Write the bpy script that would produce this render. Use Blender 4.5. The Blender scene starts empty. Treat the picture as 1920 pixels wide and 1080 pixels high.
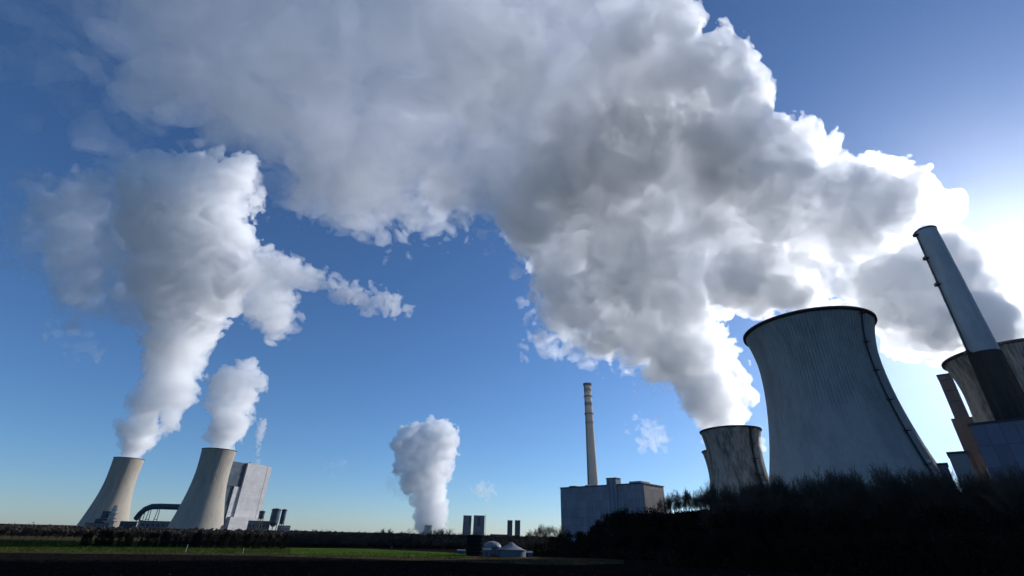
import bpy, math, random, time
import numpy as np
from mathutils import Matrix, Vector
S = bpy.context.scene
COL = S.collection
T00 = time.time()

# ---------------------------------------------------------------- camera
F = 873.0                                   # focal length in photo pixels (1920 wide)
zc = np.array([40, 1640, 873.]); zc /= np.linalg.norm(zc)      # world up seen from the camera (right, up, forward)
fc = np.array([0, 0, 1.]); yc = fc - fc.dot(zc)*zc; yc /= np.linalg.norm(yc)
rh = lambda v: np.array([v[0], v[1], -v[2]])
xc = rh(np.cross(rh(yc), rh(zc)))
CAM = np.array([0, 0, 6.0])
def ray(px, py):
    v = np.array([px-960, 540-py, F]); v /= np.linalg.norm(v)
    return np.array([v.dot(xc), v.dot(yc), v.dot(zc)])
def at(px, py, dist): return CAM + ray(px, py)*dist
def at_h(px, py, hd):                       # point of that ray at horizontal distance hd
    d = ray(px, py); return CAM + d*hd/math.hypot(d[0], d[1])
def at_z(px, py, z):
    d = ray(px, py); return CAM + d*(z-CAM[2])/d[2]
cd = bpy.data.cameras.new('camera'); cam = bpy.data.objects.new('camera', cd); COL.objects.link(cam)
cd.sensor_width = 36; cd.lens = 36*F/1920; cd.clip_start = .1; cd.clip_end = 60000
cam.matrix_world = Matrix.Translation(CAM) @ Matrix(((xc[0], xc[1], -xc[2]), (yc[0], yc[1], -yc[2]), (zc[0], zc[1], -zc[2]))).to_4x4()
S.camera = cam

# ---------------------------------------------------------------- sky, sun, exposure
SUN = ray(1900, 500); el = math.asin(SUN[2]); az = math.atan2(SUN[0], SUN[1])
w = bpy.data.worlds.new('World'); S.world = w; w.use_nodes = True; nt = w.node_tree
sky = nt.nodes.new('ShaderNodeTexSky'); sky.sky_type = 'NISHITA'; sky.sun_disc = False
sky.sun_elevation = el; sky.sun_rotation = az
sky.air_density = 1.0; sky.dust_density = .5; sky.ozone_density = 7; sky.altitude = 1100
bg = nt.nodes['Background']; bg.inputs[1].default_value = .12; hs = nt.nodes.new('ShaderNodeHueSaturation'); hs.inputs['Saturation'].default_value = 1.02; nt.links.new(sky.outputs[0], hs.inputs['Color']); nt.links.new(hs.outputs[0], bg.inputs[0])
sl = bpy.data.lights.new('sun', 'SUN'); sl.energy = 4.6; sl.angle = math.radians(.5); sl.color = (1, .98, .97)
so = bpy.data.objects.new('sun', sl); COL.objects.link(so)
so.rotation_euler = Vector(SUN).to_track_quat('Z', 'Y').to_euler()
S.view_settings.view_transform = 'Standard'; S.view_settings.look = 'None'; S.view_settings.exposure = 0; S.view_settings.gamma = 1
C = S.cycles
C.use_denoising = True; C.use_adaptive_sampling = True; C.adaptive_threshold = .02; C.adaptive_min_samples = 48
C.volume_bounces = 48; C.max_bounces = 48; C.diffuse_bounces = 3; C.glossy_bounces = 2; C.transmission_bounces = 2
C.time_limit = 780; C.sample_clamp_indirect = 8

# ---------------------------------------------------------------- helpers
def tag(o, label=None, cat=None, group=None, kind=None):
    for k, v in (('label', label), ('category', cat), ('group', group), ('kind', kind)):
        if v: o[k] = v
    return o
def empty(name, loc, label, cat, group=None, rz=0):
    o = bpy.data.objects.new(name, None); COL.objects.link(o); o.location = Vector(loc); o.rotation_euler.z = rz
    return tag(o, label, cat, group)
def link(name, me, parent=None):
    o = bpy.data.objects.new(name, me); COL.objects.link(o)
    if parent: o.parent = parent
    return o
class MB:
    """collects shapes, builds them as ONE mesh object"""
    def __init__(s): s.v = []; s.f = []
    def add(s, vs, fs):
        n = len(s.v); s.v += [tuple(map(float, v)) for v in vs]; s.f += [tuple(i+n for i in f) for f in fs]; return s
    def box(s, x0, x1, y0, y1, z0, z1):
        return s.add([(x0,y0,z0),(x1,y0,z0),(x1,y1,z0),(x0,y1,z0),(x0,y0,z1),(x1,y0,z1),(x1,y1,z1),(x0,y1,z1)],
                     [(0,3,2,1),(4,5,6,7),(0,1,5,4),(1,2,6,5),(2,3,7,6),(3,0,4,7)])
    def tube(s, p, q, r0, r1=None, n=8, cap=True):
        r1 = r0 if r1 is None else r1
        p = np.array(p, float); q = np.array(q, float); d = q-p; d /= np.linalg.norm(d)+1e-9
        a = np.cross(d, [0,0,1.] if abs(d[2]) < .9 else [1.,0,0]); a /= np.linalg.norm(a); b = np.cross(d, a)
        vs = []
        for c, r in ((p, r0), (q, r1)):
            for k in range(n):
                t = 2*math.pi*k/n; vs.append(c + r*(math.cos(t)*a+math.sin(t)*b))
        fs = [(k, k+n, (k+1) % n+n, (k+1) % n) for k in range(n)]
        if cap: fs += [tuple(range(n)), tuple(range(2*n-1, n-1, -1))]
        return s.add(vs, fs)
    def lathe(s, prof, n=48, cx=0, cy=0, a0=0., a1=2*math.pi):
        full = abs(a1-a0-2*math.pi) < 1e-6; m = n if full else n+1
        vs = [(cx+r*math.cos(a0+(a1-a0)*k/n), cy+r*math.sin(a0+(a1-a0)*k/n), z) for r, z in prof for k in range(m)]
        fs = []
        for i in range(len(prof)-1):
            for k in range(n):
                k2 = (k+1) % m
                fs.append((i*m+k, i*m+k2, (i+1)*m+k2, (i+1)*m+k))
        return s.add(vs, fs)
    def build(s, name, mat, parent=None, smooth=False):
        me = bpy.data.meshes.new(name); me.from_pydata(s.v, [], s.f); me.materials.append(mat); me.update()
        if smooth: me.polygons.foreach_set('use_smooth', [True]*len(me.polygons))
        return link(name, me, parent)

# ---------------------------------------------------------------- materials
def newmat(name):
    m = bpy.data.materials.new(name); m.use_nodes = True; n = m.node_tree
    return m, n, n.nodes['Principled BSDF']
def nd(n, t, **kw):
    x = n.nodes.new(t)
    for k, v in kw.items(): setattr(x, k, v)
    return x
def plain(name, col, rough=.8, var=.25, scale=.3, metal=0., stretch=(1,1,1), bump=0.):
    m, n, b = newmat(name); tc = nd(n, 'ShaderNodeTexCoord'); mp = nd(n, 'ShaderNodeMapping'); mp.inputs['Scale'].default_value = stretch
    no = nd(n, 'ShaderNodeTexNoise'); no.inputs['Scale'].default_value = scale; no.inputs['Detail'].default_value = 8; no.inputs['Roughness'].default_value = .62
    r = nd(n, 'ShaderNodeValToRGB'); L = n.links
    r.color_ramp.elements[0].position = .3; r.color_ramp.elements[1].position = .72
    r.color_ramp.elements[0].color = (*[c*(1-var) for c in col], 1); r.color_ramp.elements[1].color = (*[min(1, c*(1+var)) for c in col], 1)
    L.new(tc.outputs['Object'], mp.inputs[0]); L.new(mp.outputs[0], no.inputs[0]); L.new(no.outputs[0], r.inputs[0]); L.new(r.outputs[0], b.inputs['Base Color'])
    b.inputs['Roughness'].default_value = rough; b.inputs['Metallic'].default_value = metal; b.inputs['Specular IOR Level'].default_value = 0 if rough > .79 else .25
    if bump:
        bp = nd(n, 'ShaderNodeBump'); bp.inputs['Strength'].default_value = bump; L.new(no.outputs[0], bp.inputs['Height']); L.new(bp.outputs[0], b.inputs['Normal'])
    return m
def tower_mat(name, base, dark, ribs, H, grime=.6, streak=3.0):
    """weathered concrete of a shell of revolution round the object's z axis"""
    m, n, b = newmat(name); L = n.links
    tc = nd(n, 'ShaderNodeTexCoord'); sp = nd(n, 'ShaderNodeSeparateXYZ'); L.new(tc.outputs['Object'], sp.inputs[0])
    an = nd(n, 'ShaderNodeMath', operation='ARCTAN2'); L.new(sp.outputs[1], an.inputs[0]); L.new(sp.outputs[0], an.inputs[1])
    # streaks: noise in (angle*k, z*small)
    def noise(ka, kz, sc, det=6, off=0.):
        cb = nd(n, 'ShaderNodeCombineXYZ'); s_ = nd(n, 'ShaderNodeMath', operation='SINE'); c_ = nd(n, 'ShaderNodeMath', operation='COSINE')
        L.new(an.outputs[0], s_.inputs[0]); L.new(an.outputs[0], c_.inputs[0])
        z_ = nd(n, 'ShaderNodeMath', operation='MULTIPLY_ADD'); z_.inputs[1].default_value = kz; z_.inputs[2].default_value = off; L.new(sp.outputs[2], z_.inputs[0])
        x_ = nd(n, 'ShaderNodeMath', operation='MULTIPLY'); x_.inputs[1].default_value = ka; y_ = nd(n, 'ShaderNodeMath', operation='MULTIPLY'); y_.inputs[1].default_value = ka
        L.new(c_.outputs[0], x_.inputs[0]); L.new(s_.outputs[0], y_.inputs[0])
        for i, q in enumerate((x_, y_, z_)): L.new(q.outputs[0], cb.inputs[i])
        no = nd(n, 'ShaderNodeTexNoise'); no.inputs['Scale'].default_value = sc; no.inputs['Detail'].default_value = det; no.inputs['Roughness'].default_value = .65
        L.new(cb.outputs[0], no.inputs[0]); return no.outputs[0]
    st = noise(14, .05, streak); bl = noise(2.2, 3.2/H, 1.6, 5, 7.); fine = noise(30, .5, 2., 6, 3.)
    def ramp(src, lo, hi):
        r = nd(n, 'ShaderNodeMapRange'); r.inputs['From Min'].default_value = lo; r.inputs['From Max'].default_value = hi; L.new(src, r.inputs[0]); return r.outputs[0]
    def mul(a, c, op='MULTIPLY'):
        x = nd(n, 'ShaderNodeMath', operation=op); L.new(a, x.inputs[0])
        if isinstance(c, (int, float)): x.inputs[1].default_value = c
        else: L.new(c, x.inputs[1])
        return x.outputs[0]
    top = ramp(sp.outputs[2], H*.35, H)                          # run-off stains come down from the rim
    k = mul(ramp(st, .42, .68), mul(mul(top, .8), .2, 'ADD')); k = mul(k, grime)
    k = mul(k, mul(ramp(bl, .45, .68), grime*.85), 'ADD')
    k = mul(k, mul(ramp(fine, .4, .75), .22), 'ADD')
    if ribs > 70:
        rs = nd(n, 'ShaderNodeMath', operation='SINE'); L.new(mul(an.outputs[0], float(ribs)), rs.inputs[0])
        k = mul(k, mul(mul(ramp(rs.outputs[0], .2, 1.), ramp(bl, .38, .6)), mul(ramp(sp.outputs[2], H*.42, H*.62), .24)), 'ADD')
    mx = nd(n, 'ShaderNodeMix', data_type='RGBA'); mx.inputs[6].default_value = (*base, 1); mx.inputs[7].default_value = (*dark, 1)
    L.new(k, mx.inputs[0]); L.new(mx.outputs[2], b.inputs['Base Color'])
    # meridional ribs plus faint pour lines
    rb = nd(n, 'ShaderNodeMath', operation='SINE'); L.new(mul(an.outputs[0], float(ribs)), rb.inputs[0])
    ri = nd(n, 'ShaderNodeMath', operation='SINE'); L.new(mul(sp.outputs[2], 2*math.pi/4.2), ri.inputs[0])
    h = mul(mul(rb.outputs[0], mul(ramp(sp.outputs[2], H*.45, H*.7), .9)), mul(mul(ri.outputs[0], .12), mul(st, .8), 'ADD'), 'ADD')
    bp = nd(n, 'ShaderNodeBump'); bp.inputs['Strength'].default_value = .55; bp.inputs['Distance'].default_value = .5; L.new(h, bp.inputs['Height']); L.new(bp.outputs[0], b.inputs['Normal'])
    b.inputs['Roughness'].default_value = .9; b.inputs['Specular IOR Level'].default_value = .15
    return m
def clad_mat(name, col, pitch=1.2, var=.12, rough=.6):
    """ribbed metal cladding with panel joints and dirt"""
    m, n, b = newmat(name); L = n.links; tc = nd(n, 'ShaderNodeTexCoord')
    br = nd(n, 'ShaderNodeTexBrick'); mp = nd(n, 'ShaderNodeMapping'); sp = nd(n, 'ShaderNodeSeparateXYZ'); L.new(tc.outputs['Object'], sp.inputs[0])
    ad = nd(n, 'ShaderNodeMath', operation='ADD'); L.new(sp.outputs[0], ad.inputs[0]); L.new(sp.outputs[1], ad.inputs[1])
    cb = nd(n, 'ShaderNodeCombineXYZ'); L.new(ad.outputs[0], cb.inputs[0]); L.new(sp.outputs[2], cb.inputs[1])
    L.new(cb.outputs[0], br.inputs[0])
    br.offset = 0; br.inputs['Scale'].default_value = 1; br.inputs['Brick Width'].default_value = pitch*4; br.inputs['Row Height'].default_value = 9
    br.inputs['Mortar Size'].default_value = .18; br.inputs['Color1'].default_value = (*[c*(1-var) for c in col], 1); br.inputs['Color2'].default_value = (*[c*(1+var) for c in col], 1)
    br.inputs['Mortar'].default_value = (*[c*.72 for c in col], 1)
    no = nd(n, 'ShaderNodeTexNoise'); no.inputs['Scale'].default_value = .06; no.inputs['Detail'].default_value = 7; L.new(tc.outputs['Object'], no.inputs[0])
    mr = nd(n, 'ShaderNodeMapRange'); mr.inputs['To Min'].default_value = .72; mr.inputs['To Max'].default_value = 1.25; L.new(no.outputs[0], mr.inputs[0])
    mx = nd(n, 'ShaderNodeVectorMath', operation='SCALE'); L.new(br.outputs[0], mx.inputs[0]); L.new(mr.outputs[0], mx.inputs['Scale'])
    L.new(mx.outputs[0], b.inputs['Base Color']); b.inputs['Roughness'].default_value = rough; b.inputs['Specular IOR Level'].default_value = .3
    wv = nd(n, 'ShaderNodeMath', operation='SINE'); q = nd(n, 'ShaderNodeMath', operation='MULTIPLY'); q.inputs[1].default_value = 2*math.pi/pitch
    L.new(ad.outputs[0], q.inputs[0]); L.new(q.outputs[0], wv.inputs[0])
    bp = nd(n, 'ShaderNodeBump'); bp.inputs['Strength'].default_value = .25; bp.inputs['Distance'].default_value = .1; L.new(wv.outputs[0], bp.inputs['Height']); L.new(bp.outputs[0], b.inputs['Normal'])
    return m
M = dict(
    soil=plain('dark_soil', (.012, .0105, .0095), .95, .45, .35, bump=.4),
    tan=plain('dry_verge', (.05, .042, .024), .95, .4, .12),
    stubble=plain('stubble', (.055, .048, .024), .95, .3, .05),
    green=plain('winter_crop', (.030, .043, .010), .9, .4, .08),
    green2=plain('bright_crop', (.055, .092, .016), .9, .25, .06),
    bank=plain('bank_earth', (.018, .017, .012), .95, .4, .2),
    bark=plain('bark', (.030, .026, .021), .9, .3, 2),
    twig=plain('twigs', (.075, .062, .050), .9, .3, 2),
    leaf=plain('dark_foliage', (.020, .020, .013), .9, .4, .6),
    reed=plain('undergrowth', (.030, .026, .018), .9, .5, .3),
    steel=plain('dark_steel', (.035, .037, .042), .6, .3, .5),
    rim=plain('rim_concrete', (.05, .045, .042), .9, .3, .2),
    duct=plain('blue_grey_duct', (.07, .09, .125), .8, .2, .05),
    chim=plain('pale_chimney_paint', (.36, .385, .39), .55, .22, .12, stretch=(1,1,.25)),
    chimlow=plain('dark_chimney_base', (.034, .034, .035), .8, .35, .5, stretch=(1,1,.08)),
    chimc=plain('beige_chimney', (.56, .50, .42), .85, .15, .1, stretch=(1,1,.2)),
    hall=clad_mat('blue_grey_cladding', (.155, .185, .23)), hallred=clad_mat('brown_cladding', (.12, .10, .10)),
    hallblue=clad_mat('slate_cladding', (.115, .125, .18)), brown=clad_mat('rust_brown_cladding', (.15, .10, .082)), grey=clad_mat('grey_cladding', (.22, .21, .21)),
    white=clad_mat('white_cladding', (.52, .50, .49), 3, .05), glass=clad_mat('dark_glazing', (.06, .085, .11), 3, .3, .35),
    brownwood=plain('winter_twigs_brown', (.085, .066, .052), .95, .4, .05),
    bandc=plain('grey_beige_band', (.38, .36, .33), .85, .15, .1),
    farc=plain('far_concrete', (.19, .19, .20), .85, .15, .03), fard=plain('far_dark_panel', (.10, .10, .11), .8, .2, .05),
    silo=plain('green_black_silo', (.010, .013, .014), .9, .3, .3), tent=plain('white_membrane', (.17, .18, .20), .6, .06, .2), tank=plain('blue_grey_tank', (.08, .105, .14), .6, .2, .2),
    paint=plain('white_post_paint', (.55, .55, .52), .7, .1, 1),
)
ct_big = tower_mat('grey_concrete_large', (.37, .36, .34), (.16, .155, .15), 120, 118, .4)
ct_old = tower_mat('weathered_concrete', (.38, .35, .30), (.10, .095, .085), 96, 103, .8)
ct_new = tower_mat('beige_concrete', (.40, .355, .29), (.25, .225, .19), 60, 172, .5, 1.2)

# ---------------------------------------------------------------- ground
def sheet(name, pts, z, mat):
    me = bpy.data.meshes.new(name); me.from_pydata([(p[0], p[1], z) for p in pts], [], [tuple(range(len(pts)))]); me.materials.append(mat); me.update()
    if me.polygons[0].normal.z < 0: me.flip_normals()
    return tag(link(name, me), kind='structure')
G = lambda px, py: at_z(px, py, 0.0)
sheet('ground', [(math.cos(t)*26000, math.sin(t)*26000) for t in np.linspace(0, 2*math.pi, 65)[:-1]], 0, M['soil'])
def far_sheet(name, near, far, z, mat): return sheet(name, [G(*p) for p in near] + [G(*p) for p in far[::-1]], z, mat)
far_sheet('verge', [(-300, 1030), (0, 1036.5), (480, 1042), (960, 1057), (1060, 1060), (1170, 1057)], [(-300, 1024), (0, 1031), (480, 1036), (960, 1043), (1060, 1042), (1170, 1050)], .012, M['tan'])
far_sheet('green_field', [(-300, 1026), (0, 1034), (480, 1039), (860, 1046)], [(-300, 1008), (0, 1014), (480, 1024), (860, 1040)], .008, M['green'])
far_sheet('bright_field', [(545, 1039), (700, 1042), (880, 1045.5)], [(545, 1027), (700, 1029.5), (880, 1038)], .018, M['green2'])
far_sheet('stubble_field', [(-400, 1005), (0, 1014), (300, 1020)], [(-400, 979), (0, 990), (300, 1000)], .014, M['stubble'])
# dark bank behind the right-hand woods
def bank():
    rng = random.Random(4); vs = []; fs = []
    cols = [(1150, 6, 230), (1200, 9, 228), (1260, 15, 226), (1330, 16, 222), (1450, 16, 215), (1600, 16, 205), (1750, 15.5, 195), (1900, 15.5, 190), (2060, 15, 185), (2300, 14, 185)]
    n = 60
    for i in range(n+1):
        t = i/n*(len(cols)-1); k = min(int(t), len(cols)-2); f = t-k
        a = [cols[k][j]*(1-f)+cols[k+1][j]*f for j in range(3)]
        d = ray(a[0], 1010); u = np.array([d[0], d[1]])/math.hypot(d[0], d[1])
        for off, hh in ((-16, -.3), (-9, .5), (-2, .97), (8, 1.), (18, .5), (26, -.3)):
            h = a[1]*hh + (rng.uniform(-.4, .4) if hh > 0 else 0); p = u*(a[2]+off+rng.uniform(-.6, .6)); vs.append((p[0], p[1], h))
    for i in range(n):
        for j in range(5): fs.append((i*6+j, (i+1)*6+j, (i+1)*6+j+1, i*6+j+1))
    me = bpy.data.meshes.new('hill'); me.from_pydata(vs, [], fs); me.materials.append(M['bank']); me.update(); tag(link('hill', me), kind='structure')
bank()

# ---------------------------------------------------------------- cooling towers
def profile(z, H, rt, rth, zt, rb):
    a = (zt-z)/zt if z < zt else (z-zt)/(H-zt); R = rb if z < zt else rt
    return rth*math.sqrt(max(0, 1+((R/rth)**2-1)*a*a))
def cooling_tower(x, y, H, rt, rth, zt, rb, mat, label, group, ladder_px=None, lad=(1.3, 6), seg=96):
    t = empty('cooling_tower', (x, y, 0), label, 'cooling tower', group)
    pr = [(profile(z, H, rt, rth, zt*H, rb), z) for z in np.linspace(H*(.055 if H < 150 else .015), H, 44)]
    inn = [(r-.9, z) for r, z in pr][::-1]
    MB().lathe(pr + inn[:1] + inn[1:] + pr[:1], seg).build('shell', mat, t, True)
    MB().lathe([(rt-.6, H+.02), (rt+.75, H+.02), (rt+.75, H-1.1), (rt+.12, H-1.6)], seg).build('rim', M['rim'], t)
    leg = MB(); rb0 = pr[0][0]
    for k in range(36):
        a = 2*math.pi*k/36
        for s in (-1, 1):
            b = a + s*math.pi/36
            leg.tube((rb0*1.03*math.cos(a), rb0*1.03*math.sin(a), 0), (rb0*math.cos(b), rb0*math.sin(b), pr[0][1]+.3), .45, n=5)
    leg.build('leg_ring', M['rim'], t)
    if ladder_px:
        best = None
        for th in np.linspace(0, 2*math.pi, 721):
            r = profile(.97*H, H, rt, rth, zt*H, rb); P = np.array([x+r*math.cos(th), y+r*math.sin(th), .97*H]); v = P-CAM
            c = np.array([v @ xc, v @ yc, v @ zc])       # world -> camera
            c = xc*v[0]+yc*v[1]+zc*v[2]
            px = 960+F*c[0]/c[2]; facing = (math.cos(th)*v[0]+math.sin(th)*v[1]) < 0
            if facing and (best is None or abs(px-ladder_px) < best[0]): best = (abs(px-ladder_px), th)
        th = best[1]; e = np.array([math.cos(th), math.sin(th)]); q = np.array([-e[1], e[0]])
        m = MB(); zs = np.linspace(H*.06, H, 40); wd, npl = lad
        def pnt(z, o, s): r = profile(z, H, rt, rth, zt*H, rb)+o; return (e[0]*r+q[0]*s, e[1]*r+q[1]*s, z)
        for z0, z1 in zip(zs[:-1], zs[1:]):
            for s in (-wd/2, wd/2): m.tube(pnt(z0, .5, s), pnt(z1, .5, s), .16, n=4)
            m.tube(pnt(z0, .75, 0), pnt(z1, .75, 0), wd*.33, n=6)
        m.build('ladder', M['steel'], t)
        for k in range(npl):
            z = H*(.975-.13*k); p = MB()
            c0 = [pnt(z, .1, -wd*1.5), pnt(z, .1, wd*1.5), pnt(z, 2.2, wd*1.5), pnt(z, 2.2, -wd*1.5)]
            p.add(c0+[(a, b, c+.3) for a, b, c in c0], [(0,3,2,1),(4,5,6,7),(0,1,5,4),(1,2,6,5),(2,3,7,6),(3,0,4,7)])
            for a in (2, 3): p.tube(c0[a], (c0[a][0], c0[a][1], z+1.4), .08, n=4)
            a, b = c0[2], c0[3]; p.tube((a[0], a[1], z+1.4), (b[0], b[1], z+1.4), .08, n=4)
            p.build('ladder_platform', M['steel'], t)
    return t
cooling_tower(176.6, 255.9, 118, 33.8, 29.5, .79, 47.7, ct_big, 'largest grey cooling tower, with a ladder down its right side, rising above the bare trees', None, 1614, (.8, 7), 144)
cooling_tower(220.9, 474.6, 103, 27.9, 24.4, .74, 41, ct_old, 'short dark-streaked cooling tower left of the largest one, steaming from its top', None, 1407, (2.2, 6))
bx = at_z(1362, 846, 103)
cooling_tower(bx[0], bx[1], 103, 27.9, 24.4, .74, 41, ct_old, 'cooling tower mostly hidden behind the short streaked one', None)
cooling_tower(285, 249, 103, 29.7, 26.4, .80, 40, ct_old, 'cooling tower behind the leaning pale chimney at the right edge', None)
cooling_tower(-1048.7, 1373.5, 172, 34.9, 33.6, .72, 56, ct_new, 'far beige cooling tower, the leftmost of all, with a stepped stack in front', None)
cooling_tower(-691.1, 1175.5, 172, 36.6, 34.6, .75, 55.8, ct_new, 'tall beige cooling tower in front of the white boiler house', None)

# ---------------------------------------------------------------- chimneys and halls
def face_box(a, b, depth, z0, z1, name, mat, parent):
    """box whose camera-side wall runs from a to b (world xy), going back by depth; parent at a"""
    a = np.array(a[:2]); b = np.array(b[:2]); L_ = np.linalg.norm(b-a)
    o = MB().box(0, L_, 0, depth, z0, z1).build(name, mat, parent); return o, L_
def oriented(name, a, b, label, cat, group=None):
    return empty(name, (a[0], a[1], 0), label, cat, group, math.atan2(b[1]-a[1], b[0]-a[0]))
# right chimney
RC = at_z(1735, 432, 160)
t = empty('chimney', (RC[0], RC[1], 0), 'leaning-looking pale blue-grey chimney with dark lower half at the right edge', 'chimney')
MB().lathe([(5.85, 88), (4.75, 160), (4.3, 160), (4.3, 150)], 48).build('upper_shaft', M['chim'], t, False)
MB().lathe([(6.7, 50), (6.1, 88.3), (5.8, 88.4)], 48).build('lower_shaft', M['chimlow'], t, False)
MB().lathe([(4.7, 160.02), (4.95, 160.02), (4.95, 159.2), (4.7, 159.0)], 48).build('top_ring', M['steel'], t)
for z in np.arange(94, 158, 8): MB().lathe([(5.86-(z-88)*.0153, z), (5.95-(z-88)*.0153, z+.1), (5.95-(z-88)*.0153, z+.4), (5.84-(z-88)*.0153, z+.5)], 48).build('flange', M['chim'], t)
va = math.atan2(-RC[1], -RC[0]) - .95     # left side as seen from the camera
for z in (88.5, 126, 142, 157):
    r = 5.85-(z-88)*.0153; m = MB()
    m.lathe([(r+.05, z), (r+1.5, z), (r+1.5, z+.25), (r+.05, z+.25)], 10, a0=va-.28, a1=va+.28)
    m.lathe([(r+1.42, z+.25), (r+1.5, z+1.5)], 10, a0=va-.28, a1=va+.28); m.build('platform', M['steel'], t)
m = MB()
for s in (-.05, .05):
    m.tube((6.3*math.cos(va+s), 6.3*math.sin(va+s), 88), (5.2*math.cos(va+s), 5.2*math.sin(va+s), 159), .16, n=5)
for z in np.arange(89, 158, 1.6):
    r = 6.3-(z-88)*.0155; m.tube((r*math.cos(va-.05), r*math.sin(va-.05), z), (r*math.cos(va+.05), r*math.sin(va+.05), z), .12, n=4)
m.build('ladder', M['steel'], t)
# tall slender chimney in the middle
TC = at_z(1101, 718, 200)
t = empty('chimney', (TC[0], TC[1], 0), 'slender beige chimney with grey bands behind the blue-grey hall', 'chimney')
MB().lathe([(8.6, 0), (6.9, 60), (5.3, 150), (4.9, 199), (4.3, 199), (4.3, 192)], 32).build('shaft', M['chimc'], t, True)
for z, h in ((199, 3.2), (181, 1.2), (157, 1.5)):
    r = 5.0+(200-z)*.006; MB().lathe([(r+.1, z-h), (r+.9, z-h), (r+.9, z), (r+.1, z)], 32).build('gallery', M['farc'], t)
for z, h in ((192, 5), (172, 5), (146, 3.5)):
    r = 5.05+(200-z)*.0085; MB().lathe([(r+.12, z-h), (r+.12, z)], 32).build('band', M['bandc'], t)
m = MB(); a = math.atan2(-TC[1], -TC[0])-.8
m.tube((8.2*math.cos(a), 8.2*math.sin(a), 20), (5.4*math.cos(a), 5.4*math.sin(a), 199), .35, n=5).build('ladder', M['steel'], t)
# blue-grey hall
ha, hb, hc = at_z(1050.6, 916, 60), at_z(1205.7, 907, 60), at_z(1234.6, 910, 60)
t = oriented('boiler_house', ha, hb, 'blue-grey clad hall with a roof stair tower below the slender chimney', 'building')
L_ = np.linalg.norm((hb-ha)[:2])
dvec = (hc-hb)[:2]; ang = math.atan2(hb[1]-ha[1], hb[0]-ha[0]); ex = np.array([math.cos(ang), math.sin(ang)]); ey = np.array([-ex[1], ex[0]])
MB().box(0, L_-.02, 0, 46, 0, 60).build('wall', M['hall'], t)
MB().box(L_, L_+.3, -.02, 44, 0, 60.1).build('side_wall', M['hallred'], t)
MB().box(-.6, L_+.8, -.6, 46.6, 60.1, 61.2).build('roof', M['steel'], t)
sx = float((at_z(1150, 905, 62)-ha)[:2] @ ex); 
st = MB().box(L_*.60, L_*.60+13, -1.4, 9, 30, 67.5).build('stair_tower', M['hall'], t)
MB().box(L_*.60-.4, L_*.60+13.4, -1.8, 9.4, 67.5, 68.3).build('roof_slab', M['steel'], st)
for k in range(2):
    q = L_*.60+3+k*6
    MB().box(q, q+.8, -1.62, -1.42, 8, 65).build('window_strip', M['glass'], t)
for b_ in ((8, 16, 8, 20, 61.2, 63.2), (L_*.82, L_*.95, 6, 26, 61.2, 63.8), (L_*.3, L_*.34, 4, 12, 61.2, 62.6)): MB().box(*b_).build('roof_plant', M['grey'], t)
# right foreground block
ra, rb_ = at_z(1817, 798, 54), at_z(1920, 787, 54)
rb2 = ra + (rb_-ra)*3.2
t = oriented('industrial_hall', ra, rb2, 'slate-blue clad block at the foot of the leaning chimney', 'building')
L_ = np.linalg.norm((rb2-ra)[:2])
MB().box(0, L_, 0, 30, 0, 54).build('wall', M['hallblue'], t); MB().box(-.4, L_+.4, -.4, 30.4, 54.02, 54.9).build('roof_edge', M['steel'], t)
# tall brown boiler block with steps
ba = at_z(1757, 706, 120); bb = at_h(1786, 708, math.hypot(ba[0], ba[1]))
t = oriented('boiler_house', ba, bb, 'tall stepped rust-brown block between the largest tower and the right-hand tower', 'building')
L_ = np.linalg.norm((bb-ba)[:2])
MB().box(0, L_, 0, 12, 0, 120).build('tower_block', M['brown'], t)
MB().box(-.3, L_+.3, -.3, 12.3, 120.02, 121.2).build('roof', M['steel'], t)
MB().box(-2.2, L_+6, -3, 22, 0, 88).build('middle_block', M['brown'], t)
MB().box(1.5, L_+16, -8, -3.02, 0, 66).build('lower_block', M['brown'], t)
for z in np.arange(92, 118, 8): MB().box(1.5, L_-1.5, -.15, -.02, z, z+1.1).build('window_band', M['glass'], t)
# small grey block, front
ga, gb = at_h(1777, 852, 245), at_h(1812, 848, 245)
t = oriented('annex_building', ga, gb, 'small pale grey block in front of the rust-brown one', 'building')
L_ = np.linalg.norm((gb-ga)[:2]); H_ = ga[2]
MB().box(0, L_, 0, 12, 0, H_).build('wall', M['grey'], t); MB().box(-.3, L_+.3, -.3, 12.3, H_+.02, H_+.8).build('roof', M['steel'], t)
ga, gb = at_h(1758, 872, 262), at_h(1776, 871, 262)
t = oriented('conveyor_tower', ga, gb, 'small dark block at the right foot of the largest cooling tower', 'building')
L_ = np.linalg.norm((gb-ga)[:2]); H_ = ga[2]
MB().box(0, L_, 0, 9, 0, H_).build('wall', M['hallblue'], t); MB().box(-.3, L_+.3, -.3, 9.3, H_+.02, H_+.7).build('roof', M['steel'], t)

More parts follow.
